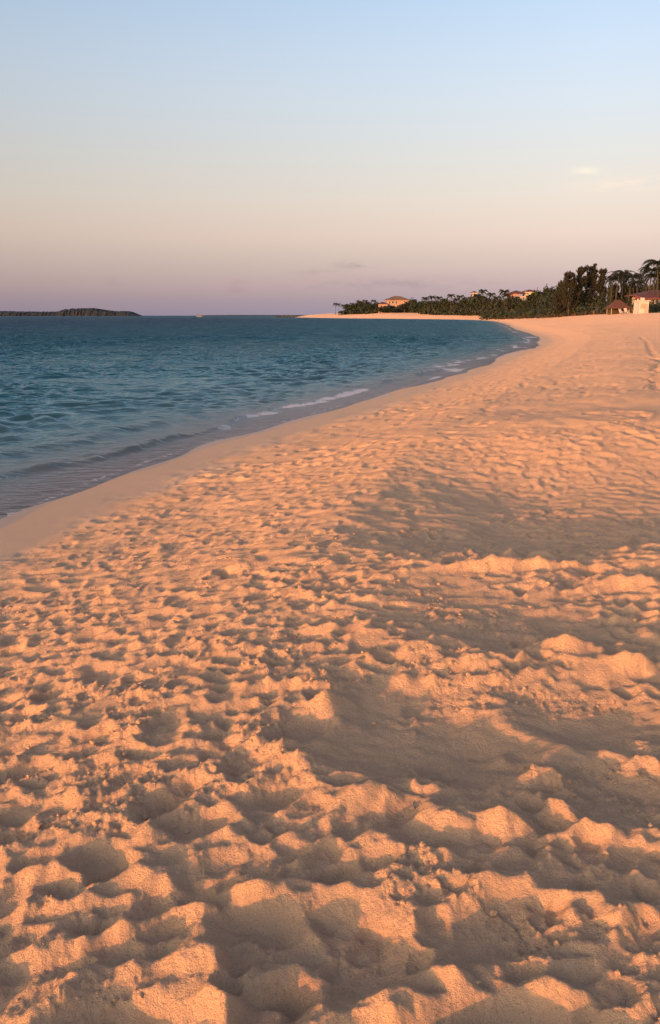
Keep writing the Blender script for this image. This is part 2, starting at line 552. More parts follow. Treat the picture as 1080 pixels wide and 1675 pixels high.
# ------------------------------------------------------------------ materials
def material(name):
    m = bpy.data.materials.new(name)
    m.use_nodes = True
    return m, m.node_tree, m.node_tree.nodes['Principled BSDF']


def simple(name, col, rough=0.8, var=0.12, scale=3.0, bump=0.0, spec=0.3, col2=None, translucent=0):
    m, t, b = material(name)
    c = t.nodes.new('ShaderNodeTexCoord')
    nz = noise(t, c.outputs['Object'], scale, 4, 0.6)
    k = math_node(t, 'MULTIPLY_ADD', nz, 1.6, -0.3, clamp=True)
    lo = tuple(v * (1 - var) for v in col)
    hi = col2 if col2 else tuple(min(1, v * (1 + var)) for v in col)
    t.links.new(mix_col(t, k, lo, hi), b.inputs['Base Color'])
    b.inputs['Roughness'].default_value = rough
    b.inputs['Specular IOR Level'].default_value = spec
    if bump:
        bn = t.nodes.new('ShaderNodeBump')
        bn.inputs['Strength'].default_value = bump
        bn.inputs['Distance'].default_value = 0.05
        t.links.new(noise(t, c.outputs['Object'], scale * 6, 3), bn.inputs['Height'])
        t.links.new(bn.outputs[0], b.inputs['Normal'])
    return m


def sand_material():
    m, t, b = material('sand')
    c = t.nodes.new('ShaderNodeTexCoord').outputs['Object']
    wet = t.nodes.new('ShaderNodeAttribute')
    wet.attribute_name = 'wet'
    w = wet.outputs['Fac']
    n1, n2, n3 = noise(t, c, 1.3, 4, 0.6), noise(t, c, 300, 2, 0.7), noise(t, c, 60, 5, 0.75)
    col = mix_col(t, n1, (0.645, 0.358, 0.218), (0.735, 0.43, 0.275))
    col = mix_col(t, math_node(t, 'MULTIPLY_ADD', n2, 2.4, -0.85, clamp=True), mix_col(t, 0.30, col, (0.20, 0.13, 0.08)), col)
    pit_shade = math_node(t, 'GREATER_THAN', noise(t, c, 170, 2, 0.6), 0.66)  # dark flecks painted in as the shade of tiny pits in the sand
    col = mix_col(t, math_node(t, 'MULTIPLY', pit_shade, 0.55), col, (0.16, 0.09, 0.055))
    damp = mix_col(t, n3, (0.40, 0.255, 0.175), (0.43, 0.275, 0.19))
    col = mix_col(t, math_node(t, 'MULTIPLY', w, 1.8, clamp=True), col, damp)
    col = mix_col(t, math_node(t, 'MULTIPLY_ADD', w, 2.4, -1.4, clamp=True), col, (0.19, 0.13, 0.105))
    t.links.new(col, b.inputs['Base Color'])
    rg = t.nodes.new('ShaderNodeMapRange')
    rg.inputs['From Min'].default_value = 0.55
    rg.inputs['From Max'].default_value = 1.0
    rg.inputs['To Min'].default_value = 0.9
    rg.inputs['To Max'].default_value = 0.12
    t.links.new(w, rg.inputs['Value'])
    t.links.new(rg.outputs[0], b.inputs['Roughness'])
    sp = math_node(t, 'MULTIPLY_ADD', w, 0.45, 0.05)
    t.links.new(sp, b.inputs['Specular IOR Level'])
    if 'Diffuse Roughness' in b.inputs:
        b.inputs['Diffuse Roughness'].default_value = 0.25
    hgt = math_node(t, 'ADD', math_node(t, 'MULTIPLY', n2, 0.0024), math_node(t, 'MULTIPLY', n3, 0.022))
    bp = t.nodes.new('ShaderNodeBump')
    bp.inputs['Distance'].default_value = 1.0
    t.links.new(math_node(t, 'MULTIPLY_ADD', w, -0.95, 1.0), bp.inputs['Strength'])
    t.links.new(hgt, bp.inputs['Height'])
    t.links.new(bp.outputs[0], b.inputs['Normal'])
    return m


M_sand = sand_material()

# ------------------------------------------------------------------ the sand
azs = np.concatenate([np.arange(-25, 25, 0.105), np.arange(25, 60, 0.6), np.arange(60, 300, 4.0), np.arange(300, 335, 0.6)])
azs = np.radians(azs)
rs = np.array([0.02, 0.15, 0.35, 0.6, 0.85, 1.0] + geo(1.15, 14, 0.0034) + geo(14, 70, 0.0068) + geo(70, 1750, 0.013) + [1750.0])
x, y, F = polar_grid(rs, azs, True)
d = shore_dist(x, y)
z = sand_height(x, y, d)
print('sand verts', len(x))
wet = np.maximum(0.8 * smooth(0.62, 0.22, d + 0.22 * vnoise(x / 1.9, y / 1.9, 151)), 0.55 * smooth(1.9, 1.2, d + 0.4 * vnoise(x / 0.9, y / 0.9, 152)))
keep = (d > -70)[F].any(1)
F = F[keep]
used = np.unique(F)
remap = np.full(len(x), -1)
remap[used] = np.arange(len(used))
beach = link_mesh('beach_sand', np.stack([x, y, z], -1)[used], remap[F], M_sand, shade=True)
attr(beach, 'wet', wet[used])
beach['kind'] = 'structure'


def ground_z(x, y):
    xa, ya = np.array([float(x)]), np.array([float(y)])
    return float(sand_height(xa, ya, shore_dist(xa, ya))[0])


# ------------------------------------------------------------------ the sea
def wave_height(x, y, d, cell):
    """short wind chop; d is metres seaward of the waterline, cell the local mesh size"""
    r2 = np.random.default_rng(21)
    wx = x + 0.9 * fbm(x / 4.5, y / 4.5, 201, 2)
    wy = y + 0.9 * fbm(x / 4.5, y / 4.5, 207, 2)
    h = np.zeros_like(x)
    for i in range(70):
        lam = 0.40 * (1.35 / 0.40) ** r2.random() if i < 52 else 1.8 * (7.0 / 1.8) ** r2.random()
        th = R(84) + r2.normal(0, 0.50)
        k = 2 * math.pi / lam
        amp = 0.0120 * lam ** 0.85 if i < 52 else 0.008 * lam ** 0.8 * (0.22 + smooth(25, 90, np.hypot(x, y)))
        ph = r2.uniform(0, 6.28)
        s = np.sin(k * (wx * math.cos(th) + wy * math.sin(th)) + ph)
        h += amp * (s + 0.22 * np.cos(2 * (k * (wx * math.cos(th) + wy * math.sin(th)) + ph))) * smooth(1.6, 2.6, lam / cell)
    gust = 0.75 + 0.45 * fbm(x / 7, y / 16, 211, 2)
    return h * gust


def water_material():
    m, t, b = material('sea_water')
    c = t.nodes.new('ShaderNodeTexCoord').outputs['Object']

    def at_(n):
        a = t.nodes.new('ShaderNodeAttribute')
        a.attribute_name = n
        return a.outputs['Fac']
    dep, foam = at_('depth'), at_('foam')
    col = ramp(t, math_node(t, 'DIVIDE', dep, 8.0, clamp=True),
               [(0.0, (0.50, 0.42, 0.42)), (0.018, (0.24, 0.27, 0.28)), (0.04, (0.09, 0.17, 0.19)), (0.12, (0.030, 0.108, 0.132)), (0.35, (0.016, 0.080, 0.110)), (1.0, (0.009, 0.040, 0.070))])
    n1 = noise(t, c, 0.09, 3, 0.6)
    col = mix_col(t, math_node(t, 'MULTIPLY_ADD', n1, 1.6, -0.45, clamp=True), col, mix_col(t, 0.35, col, (0.002, 0.03, 0.05)))
    fn = noise(t, c, 9.0, 5, 0.7, 0.6)
    fm = math_node(t, 'MULTIPLY', math_node(t, 'MULTIPLY_ADD', math_node(t, 'ADD', fn, math_node(t, 'MULTIPLY', foam, 0.55)), 7.0, -5.2, clamp=True),
                   math_node(t, 'GREATER_THAN', foam, 0.02))
    col = mix_col(t, fm, col, (0.56, 0.47, 0.46))
    # small ripples the mesh is too coarse for
    mp = t.nodes.new('ShaderNodeMapping')
    mp.inputs['Rotation'].default_value = (0, 0, R(-18))
    mp.inputs['Scale'].default_value = (0.5, 1.0, 1.0)
    t.links.new(c, mp.inputs['Vector'])
    v = mp.outputs['Vector']
    farf = at_('far')
    hgt = math_node(t, 'ADD', math_node(t, 'MULTIPLY', noise(t, v, 5.0, 3, 0.6, 0.3), 0.065),
                    math_node(t, 'MULTIPLY', noise(t, v, 0.9, 4, 0.62, 0.4), math_node(t, 'MULTIPLY', farf, 2.2)))
    bp = t.nodes.new('ShaderNodeBump')
    bp.inputs['Distance'].default_value = 1.0
    bp.inputs['Strength'].default_value = 0.9
    t.links.new(hgt, bp.inputs['Height'])
    t.links.new(bp.outputs[0], b.inputs['Normal'])
    # many wave faces share a pixel and hide one another, so the sea never mirrors as fully as flat water would
    df = t.nodes.new('ShaderNodeBsdfDiffuse')
    # water colour lightened where seen edge-on, painting in scattered and reflected light
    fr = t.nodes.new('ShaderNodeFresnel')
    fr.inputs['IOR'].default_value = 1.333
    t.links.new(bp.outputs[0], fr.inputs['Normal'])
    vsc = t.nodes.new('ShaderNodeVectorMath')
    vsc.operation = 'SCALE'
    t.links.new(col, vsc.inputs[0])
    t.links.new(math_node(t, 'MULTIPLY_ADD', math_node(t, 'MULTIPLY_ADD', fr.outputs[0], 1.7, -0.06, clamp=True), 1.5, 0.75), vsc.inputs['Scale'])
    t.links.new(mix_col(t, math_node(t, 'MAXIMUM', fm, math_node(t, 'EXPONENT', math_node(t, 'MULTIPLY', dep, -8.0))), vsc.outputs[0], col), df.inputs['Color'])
    gl = t.nodes.new('ShaderNodeBsdfGlossy')
    t.links.new(math_node(t, 'MULTIPLY_ADD', at_('far'), 0.22, 0.08), gl.inputs['Roughness'])
    t.links.new(bp.outputs[0], gl.inputs['Normal'])
    # what comes back from within the water does not depend on how the surface is tilted
    up = t.nodes.new('ShaderNodeCombineXYZ')
    up.inputs[2].default_value = 1.0
    t.links.new(up.outputs[0], df.inputs['Normal'])
    sea_mix = t.nodes.new('ShaderNodeMixShader')
    # clear where it is shallow
    tr = t.nodes.new('ShaderNodeBsdfTransparent')
    tr.inputs['Color'].default_value = (0.86, 0.93, 0.93, 1)
    mx = t.nodes.new('ShaderNodeMixShader')
    cap = math_node(t, 'MULTIPLY_ADD', at_('far'), -0.15, 0.60)
    t.links.new(math_node(t, 'MULTIPLY', math_node(t, 'MULTIPLY', fr.outputs[0], cap), math_node(t, 'MULTIPLY_ADD', fm, -0.9, 1.0)), sea_mix.inputs[0])
    t.links.new(df.outputs[0], sea_mix.inputs[1])
    t.links.new(gl.outputs[0], sea_mix.inputs[2])
    body = math_node(t, 'SUBTRACT', 1.0, math_node(t, 'EXPONENT', math_node(t, 'MULTIPLY', dep, -4.5)))
    op = math_node(t, 'MAXIMUM', math_node(t, 'MAXIMUM', body, fr.outputs[0]), fm)
    t.links.new(op, mx.inputs[0])
    t.links.new(tr.outputs[0], mx.inputs[1])
    t.links.new(sea_mix.outputs[0], mx.inputs[2])
    t.nodes.remove(b)
    t.links.new(mx.outputs[0], t.nodes['Material Output'].inputs['Surface'])
    return m


azw = np.radians(np.concatenate([np.arange(-70, -26, 0.5), np.arange(-26, 20, 0.095), np.arange(20, 40, 1.0)]))
rw = np.array(geo(4.0, 110, 0.0042) + geo(110, 700, 0.014) + geo(700, 70000, 0.12) + [70000.0])
x, y, F = polar_grid(rw, azw, False)
rr = np.hypot(x, y)
d = shore_dist(x, y)
keep = (d < 2.5)[F].any(1)
F = F[keep]
used = np.unique(F)
remap = np.full(len(x), -1)
remap[used] = np.arange(len(used))
x, y, rr, d = x[used], y[used], rr[used], d[used]
sw = -d
cell = np.maximum(rr * 0.0042, 0.02)
h = wave_height(x, y, sw, cell) * smooth(0.3, 6.0, sw) * np.where(rr < 700, 1, 0)
shift = 0.55 * vnoise(x / 4.3, y / 4.3, 221) + 0.3 * vnoise(x / 1.3, y / 1.3, 222)
edge = sw + shift
amp = 0.6 + 0.5 * vnoise(x / 5, y / 5, 223)
crest1 = np.exp(-((edge - 1.30) / np.where(edge > 1.30, 0.40, 0.16)) ** 2)
crest2 = np.exp(-((edge - 3.0) / np.where(edge > 3.0, 0.7, 0.30)) ** 2)
h = h + 0.085 * crest1 * amp * 1.0 * (1 + 0.5 * vnoise(x / 0.35, y / 0.35, 229)) * smooth(0.2, 0.8, sw) + 0.085 * crest2 * (0.55 + 0.6 * vnoise(x / 6, y / 6, 224))
h = h + 0.010 * smooth(1.8, 0.1, np.abs(sw))
foam = (np.exp(-((edge - 1.05) / 0.30) ** 2) * smooth(-0.2, 0.75, vnoise(x / 3.4, y / 3.4, 225) + 0.45) * (0.75 + 0.5 * vnoise(x / 0.5, y / 0.5, 230))
        + 0.75 * np.exp(-((edge - 0.55) / 0.4) ** 2) * smooth(0.1, 0.8, vnoise(x / 2.2, y / 2.2, 226))
        + 0.5 * np.exp(-(sw / 0.12) ** 2))
depth = np.clip(-base_height(x, y, d), 0, None) + np.clip(sw - 20, 0, 400) * 0.03
M_water = water_material()
sea = link_mesh('sea_water', np.stack([x, y, h], -1), remap[F], M_water, shade=True)
attr(sea, 'depth', depth)
attr(sea, 'foam', foam)
attr(sea, 'far', smooth(15, 110, rr))
sea['kind'] = 'structure'
print('sea verts', len(x))

# ------------------------------------------------------------------ materials of the things
M_pine = simple('casuarina_needles', (0.020, 0.017, 0.010), 0.9, 0.5, 0.6)
M_palm = simple('palm_leaf', (0.017, 0.019, 0.009), 0.6, 0.5, 0.8)
M_leaf = simple('broad_leaf', (0.016, 0.018, 0.0085), 0.75, 0.55, 0.35)
M_leaf2 = simple('bright_leaf', (0.019, 0.024, 0.010), 0.7, 0.4, 0.4)
M_dry = simple('dry_scrub', (0.055, 0.034, 0.020), 0.9, 0.5, 0.5)
M_bark = simple('bark', (0.045, 0.032, 0.023), 0.9, 0.3, 2.5, 0.4)
M_white = simple('white_paint', (0.46, 0.36, 0.33), 0.6, 0.06, 0.8)
M_pink = simple('pink_stucco', (0.32, 0.18, 0.15), 0.8, 0.08, 0.6)
M_cream = simple('cream_stucco', (0.36, 0.25, 0.20), 0.8, 0.08, 0.6)
M_tile = simple('red_roof_tile', (0.10, 0.034, 0.027), 0.8, 0.3, 1.5, 0.4)
M_brownroof = simple('brown_roof_shingle', (0.14, 0.085, 0.055), 0.85, 0.3, 1.5, 0.4)
M_glass = simple('window_glass', (0.03, 0.035, 0.04), 0.12, 0.2, 1.0, 0, 0.6)
M_dark = simple('dark_wood', (0.06, 0.035, 0.024), 0.8, 0.3, 3)
M_wood = simple('weathered_wood', (0.30, 0.22, 0.16), 0.85, 0.25, 4)
M_thatch = simple('thatch', (0.085, 0.032, 0.022), 0.95, 0.4, 6, 0.6)
M_red = simple('red_canvas', (0.12, 0.035, 0.030), 0.8, 0.15, 2)
M_rock = simple('dark_rock', (0.055, 0.050, 0.048), 0.9, 0.35, 0.8, 0.4)
M_isl = simple('island_scrub', (0.020, 0.022, 0.027), 0.95, 0.4, 0.01)
M_hull = simple('grey_hull', (0.12, 0.12, 0.13), 0.5, 0.1, 0.5)


def tag(o, label=None, cat=None, group=None, kind=None):
    for k, v in (('label', label), ('category', cat), ('group', group), ('kind', kind)):
        if v:
            o[k] = v
    return o


def empty(name, loc, rz=0.0):
    o = bpy.data.objects.new(name, None)
    o.empty_display_size = 0.3
    COL.objects.link(o)
    o.location = loc
    o.rotation_euler = (0, 0, rz)
    return o


class MB:
    def __init__(self):
        self.v, self.f = [], []

    def add(self, vs, fs):
        n = len(self.v)
        self.v += [tuple(v) for v in vs]
        self.f += [tuple(i + n for i in f) for f in fs]
        return self

    def box(self, x0, x1, y0, y1, z0, z1, taper=0.0):
        t = taper
        return self.add([(x0, y0, z0), (x1, y0, z0), (x1, y1, z0), (x0, y1, z0),
                         (x0 + t, y0 + t, z1), (x1 - t, y0 + t, z1), (x1 - t, y1 - t, z1), (x0 + t, y1 - t, z1)],
                        [(3, 2, 1, 0), (4, 5, 6, 7), (0, 1, 5, 4), (1, 2, 6, 5), (2, 3, 7, 6), (3, 0, 4, 7)])

    def hip(self, x0, x1, y0, y1, z0, z1, ridge=0.5):
        """hipped roof, ridge along the longer side, with a thin eave edge"""
        e = 0.18
        w, dp = x1 - x0, y1 - y0
        cx, cy = (x0 + x1) / 2, (y0 + y1) / 2
        if w >= dp:
            r = max(0.0, (w - dp) / 2) + 0.02
            a, b = (cx - r, cy, z1), (cx + r, cy, z1)
            fs = [(4, 5, 9, 8), (6, 7, 8, 9), (7, 4, 8), (5, 6, 9)]
        else:
            r = (dp - w) / 2 + 0.02
            a, b = (cx, cy - r, z1), (cx, cy + r, z1)
            fs = [(4, 5, 8), (6, 7, 9), (7, 4, 8, 9), (5, 6, 9, 8)]
        return self.add([(x0, y0, z0), (x1, y0, z0), (x1, y1, z0), (x0, y1, z0), (x0, y0, z0 + e), (x1, y0, z0 + e), (x1, y1, z0 + e), (x0, y1, z0 + e), a, b],
                        [(3, 2, 1, 0), (0, 1, 5, 4), (1, 2, 6, 5), (2, 3, 7, 6), (3, 0, 4, 7)] + fs)

    def tube(self, path, radii, n=6):
        path = [Vector(p) for p in path]
        vs, fs = [], []
        for i, p in enumerate(path):
            dirv = (path[min(i + 1, len(path) - 1)] - path[max(i - 1, 0)]).normalized()
            a = dirv.orthogonal().normalized()
            b = dirv.cross(a)
            for k in range(n):
                t = 2 * math.pi * k / n
                vs.append(p + (a * math.cos(t) + b * math.sin(t)) * radii[i])
        for i in range(len(path) - 1):
            for k in range(n):
                fs.append((i * n + k, i * n + (k + 1) % n, (i + 1) * n + (k + 1) % n, (i + 1) * n + k))
        fs.append(tuple(range(n))[::-1])
        fs.append(tuple((len(path) - 1) * n + k for k in range(n)))
        return self.add(vs, fs)

    def build(self, name, mat, parent=None, shade=False):
        return link_mesh(name, self.v, self.f, mat, parent, shade)


RV = random.Random(5)


def rdir():
    while True:
        v = Vector((RV.uniform(-1, 1), RV.uniform(-1, 1), RV.uniform(-1, 1)))
        if 0.05 < v.length < 1:
            return v.normalized()


def leaf(mb, p, nrm, size, asp=0.55):
    a = nrm.orthogonal().normalized()
    b = nrm.cross(a)
    t = RV.uniform(0, 6.28)
    u, w = a * math.cos(t) + b * math.sin(t), b * math.cos(t) - a * math.sin(t)
    mb.add([p - u * size, p + w * size * asp + nrm * size * .1, p + u * size, p - w * size * asp + nrm * size * .1], [(0, 1, 2, 3)])


def leafy(mb, centre, rx, ry, rz, n, size, hollow=0.35):
    """leaf-sized faces through an uneven lobe"""
    s = RV.uniform(0, 99)
    for _ in range(n):
        dv = rdir()
        k = (RV.uniform(hollow, 1.0)) ** 0.7 * (1 + 0.25 * math.sin(5 * dv.x + s) * math.cos(4 * dv.z + s))
        p = Vector((centre[0] + dv.x * rx * k, centre[1] + dv.y * ry * k, centre[2] + dv.z * rz * k))
        leaf(mb, p, (dv + rdir() * 0.9).normalized(), size * RV.uniform(.6, 1.35))


# ------------------------------------------------------------------ prototypes
def casuarina_meshes(h, w, seed):
    RV.seed(seed)
    tr, cr = MB(), MB()
    lean = RV.uniform(-.04, .04) * h
    top = Vector((lean, 0, h * 0.92))
    tr.tube([(0, 0, -0.5), (lean * .3, 0, h * .3), (lean * .7, 0, h * .65), top], [h * .022, h * .016, h * .009, h * .003])
    for i in range(64):
        t = RV.uniform(0.04, 0.97) ** 0.9
        a = RV.uniform(0, 6.28)
        p0 = Vector((lean * t, 0, h * t * .9))
        reach = w * (1.0 - 0.62 * t) * RV.uniform(.55, 1.1)
        p1 = p0 + Vector((math.cos(a) * reach, math.sin(a) * reach, reach * RV.uniform(.6, 1.5)))
        p1.z = min(p1.z, h * (0.98 - 0.10 * RV.random()))
        pm = (p0 + p1) / 2 + Vector((math.cos(a), math.sin(a), -0.35)) * reach * .18
        tr.tube([p0, pm, p1], [h * .005, h * .0035, h * .001], 4)
        for _ in range(100):
            s = RV.uniform(.15, 1.05)
            q = (p0 * (1 - s) ** 2 + pm * 2 * s * (1 - s) + p1 * s * s) + rdir() * w * .13
            up = (Vector((math.cos(a) * .35, math.sin(a) * .35, 0.85)) + rdir() * .65).normalized()
            ln = RV.uniform(.35, .95) * h * .055
            sd_ = up.cross(rdir()).normalized() * ln * .19
            cr.add([q - sd_, q + sd_, q + up * ln + sd_ * .35, q + up * ln - sd_ * .35], [(0, 1, 2, 3)])
    return tr, cr


def frond_mesh(ln, seed):
    RV.seed(seed)
    mb = MB()
    prev, n = None, 12
    up0 = RV.uniform(0.35, 0.6)
    pts_ = []
    for i in range(n + 1):
        t = i / n
        pts_.append(Vector((ln * (t - 0.18 * t ** 3), 0, ln * (up0 * t - 0.95 * t * t))))
    mb.tube(pts_, [ln * .012 * (1 - .8 * i / n) for i in range(n + 1)], 4)
    for i in range(1, n + 1):
        for k in range(2):
            for sgn in (-1, 1):
                p = pts_[i - 1].lerp(pts_[i], k / 2 + RV.uniform(0, .3))
                t = (i - 1 + k / 2) / n
                ll = ln * .30 * math.sin(math.pi * min(1, 0.12 + t * .9)) + ln * .04
                tip = p + Vector((ll * .55, sgn * ll * .62, -ll * RV.uniform(.35, .75)))
                wv = Vector((ln * .022, 0, 0))
                mb.add([p - wv, p + wv, tip], [(0, 1, 2)])
    return mb


FROND = []
for k in range(4):
    me = frond_mesh(1.0, 40 + k).build('frond', M_palm)
    FROND.append(me.data)
    bpy.data.objects.remove(me)


def palm(name, loc, h, fl, label, group, nf=17, seed=0, lean=0.08):
    """near palm: every frond is a part"""
    RV.seed(seed)
    root = empty(name, loc)
    tag(root, label, 'palm', group)
    a = RV.uniform(0, 6.28)
    top = Vector((math.cos(a) * lean * h, math.sin(a) * lean * h, h))
    m = MB()
    m.tube([(0, 0, -0.4), top * .35 - Vector((top.x, top.y, 0)) * .2, top * .7 - Vector((top.x, top.y, 0)) * .15, top], [.22, .16, .13, .12], 7)
    m.build('trunk', M_bark, root, True)
    for i in range(nf):
        f = bpy.data.objects.new('frond', FROND[i % 4])
        COL.objects.link(f)
        f.parent = root
        f.location = top
        f.rotation_euler = (RV.uniform(-.2, .2), -0.9 * (i / nf) ** 1.2 + 0.35 + RV.uniform(-.15, .15), i * 2.4 + RV.uniform(-.3, .3))
        k = fl * RV.uniform(.85, 1.15)
        f.scale = (k, k, k)
    return root


def far_palm_mesh(seed):
    """palm crown of frond length 1 for palms a few pixels high"""
    RV.seed(seed)
    mb = MB()
    for i in range(15):
        a = i * 2.4 + RV.uniform(-.3, .3)
        tilt = 0.9 - 1.35 * (i / 15)
        prev = Vector((0, 0, 0))
        for s in range(4):
            r = (s + 1) / 4
            p = Vector((math.cos(a) * r * math.cos(tilt * .6), math.sin(a) * r * math.cos(tilt * .6), r * math.sin(tilt) - .55 * r * r))
            side = Vector((-math.sin(a), math.cos(a), 0)) * .17 * (1.1 - r * .7)
            dn = Vector((0, 0, -.16))
            mb.add([prev - side + dn, prev, p, p - side * .8 + dn], [(0, 1, 2, 3)])
            mb.add([prev + side + dn, prev, p, p + side * .8 + dn], [(0, 1, 2, 3)])
            prev = p
    return mb


def far_tree_mesh(seed, n=480):
    """unit bushy tree: height 1, half width about 0.45"""
    RV.seed(seed)
    cr, tr = MB(), MB()
    tr.tube([(0, 0, -.1), (RV.uniform(-.03, .03), 0, .3), (RV.uniform(-.06, .06), 0, .62)], [.035, .026, .012], 5)
    for i in range(8):
        c = (RV.uniform(-.28, .28), RV.uniform(-.28, .28), RV.uniform(.35, .78))
        tr.tube([(0, 0, .28), c], [.014, .004], 4)
        leafy(cr, c, RV.uniform(.15, .25), RV.uniform(.15, .25), RV.uniform(.13, .22), n // 8, .062, .2)
    return tr, cr


def proto(mb, name, mat):
    o = mb.build(name, mat)
    d_ = o.data
    bpy.data.objects.remove(o)
    return d_


FP_C = [proto(far_palm_mesh(60 + i), 'crown', M_palm) for i in range(4)]
_t = MB().tube([(0, 0, -.1), (.02, 0, .5), (.05, 0, 1)], [.018, .013, .010], 5)
FP_T = proto(_t, 'trunk', M_bark)
FT = []
for i in range(6):
    tr, cr = far_tree_mesh(80 + i)
    FT.append((proto(tr, 'trunk', M_bark), proto(cr, 'crown', (M_leaf, M_leaf2, M_leaf)[i % 3])))


def child(root, name, data, loc=(0, 0, 0), sc=(1, 1, 1)):
    o = bpy.data.objects.new(name, data)
    COL.objects.link(o)
    o.parent = root
    o.location = loc
    o.scale = sc
    return o


def place(px, Y):
    x = (px - IW / 2) / FPX * (Y * math.cos(PITCH)) 
    return x, ground_z(x, Y)


def stretch_of(px):
    for lim, txt in ((628, 'near the spit tip, left of the pink villa'), (682, 'close around the pink villa on the spit'),
                     (730, 'just right of the pink villa'), (768, 'above the low pale beach house'),
                     (800, 'around the small white house top'), (832, 'left of the house with the long red roof'),
                     (872, 'around the house with the long red roof')):
        if px < lim:
            return txt
    return 'on the slope left of the casuarinas'


def far_palm(px, top, Y, label, group, seed=0, fl=None):
    x, gz = place(px, Y)
    RV.seed(seed * 7 + 3)
    h = max(3.0, at(px, top - 2, Y).z - gz) * 0.93
    fl = fl or min(3.4, h * .34)
    root = empty('palm_tree', (x, Y, gz), RV.uniform(0, 6.28))
    tag(root, label, 'palm', group)
    child(root, 'trunk', FP_T, (0, 0, 0), (h, h, h))
    child(root, 'crown', FP_C[seed % 4], (.05 * h, 0, h), (fl, fl, fl))
    return root


def far_tree(px, top, Y, wpx, label, group, seed=0, kind=None, name='bushy_tree', cat='tree'):
    x, gz = place(px, Y)
    RV.seed(seed * 13 + 1)
    h = max(1.5, at(px, top, Y).z - gz)
    w = wpx / FPX * Y / .9
    root = empty(name, (x, Y, gz), RV.uniform(0, 6.28))
    tag(root, label, cat, group)
    t_, c_ = FT[(seed if kind is None else kind) % 6]
    child(root, 'trunk', t_, (0, 0, 0), (w, w, h))
    child(root, 'crown', c_, (0, 0, 0), (w, w, h))
    return root


# ------------------------------------------------------------------ casuarinas
G = 'tall casuarinas behind the beach'
for px, top, Y, wpx, lab, seed in ((930, 442, 236, 30, 'lower left casuarina of the tall feathery clump, beside the green hill', 3),
                                   (949, 432, 238, 24, 'casuarina with the narrow pointed top in the middle of the feathery clump', 4),
                                   (963, 429, 241, 24, 'tallest feathery casuarina of the clump behind the beach', 5),
                                   (980, 436, 239, 20, 'right-hand casuarina of the clump, thin feathery top next to the palms', 6),
                                   (918, 458, 240, 24, 'shortest casuarina at the left foot of the feathery clump', 7)):
    x, gz = place(px, Y)
    h = at(px, top, Y).z - gz
    root = empty('casuarina_tree', (x, Y, gz))
    tag(root, lab, 'tree', G)
    tr, cr = casuarina_meshes(h, wpx / FPX * Y * .62, seed)
    tr.build('trunk', M_bark, root)
    cr.build('crown', M_pine, root)

# ------------------------------------------------------------------ palms on the right
G = 'coconut palms at the right end of the treeline'
for i, (px, top, Y, lab, fl, lean) in enumerate((
        (997, 452, 214, 'coconut palm just right of the casuarina clump', 3.0, .05), (1005, 446, 208, 'coconut palm second from the casuarinas, taller than its neighbour', 3.0, .08),
        (1015, 442, 211, 'coconut palm with the highest crown of the middle palm cluster', 3.2, .05), (1026, 447, 206, 'dense coconut palm above the red-roofed shelter', 3.2, .1),
        (1035, 446, 212, 'coconut palm at the right of the middle cluster, over the white hut', 3.1, .06), (1042, 458, 203, 'short coconut palm above the white hut', 2.6, .08),
        (1058, 436, 186, 'tall coconut palm left of the highest one at the edge of the picture', 3.3, .05), (1074, 424, 182, 'highest coconut palm, cut by the right edge of the picture', 3.6, .06),
        (1068, 446, 184, 'coconut palm lower between the two tallest ones on the right', 3.0, .09), (1092, 432, 183, 'coconut palm just outside the right edge', 3.4, .05))):
    x, gz = place(px, Y)
    h = at(px, top, Y).z - gz - fl * .18
    palm('coconut_palm', (x, Y, gz), h, fl, lab, G, 18, 200 + i, lean)

# ------------------------------------------------------------------ palms and trees of the far shore
G = 'palms along the far shore'
far_list = [(549, 497, 1040), (554, 498, 1030), (563, 500, 1000), (566, 502, 990), (694, 487, 700), (707, 485, 690), (718, 486, 680), (725, 490, 672),
            (737, 482, 640), (751, 484, 630), (790, 474, 560), (803, 480, 545), (811, 486, 540), (825, 475, 500), (829, 481, 490), (778, 482, 585), (745, 489, 620),
            (842, 487, 455), (612, 492, 905), (598, 492, 920)]
for i, (px, top, Y) in enumerate(far_list):
    if i < 2:
        lab = ('left palm of the lone pair at the tip of the far spit', 'right palm of the lone pair at the tip of the far spit')[i]
    elif i < 4:
        lab = ('small palm between the lone pair and the first trees of the spit', 'small palm against the first bushy trees of the spit')[i - 2]
    elif i == 10:
        lab = 'palm that stands highest over the middle of the far treeline'
    elif i == 13:
        lab = 'tall palm left of the white-walled house with the red roof'
    else:
        lab = 'small dark palm in the treeline ' + stretch_of(px)
    far_palm(px, top, Y, lab, G, i)

G = 'bushy trees of the far shore'
RT = random.Random(77)
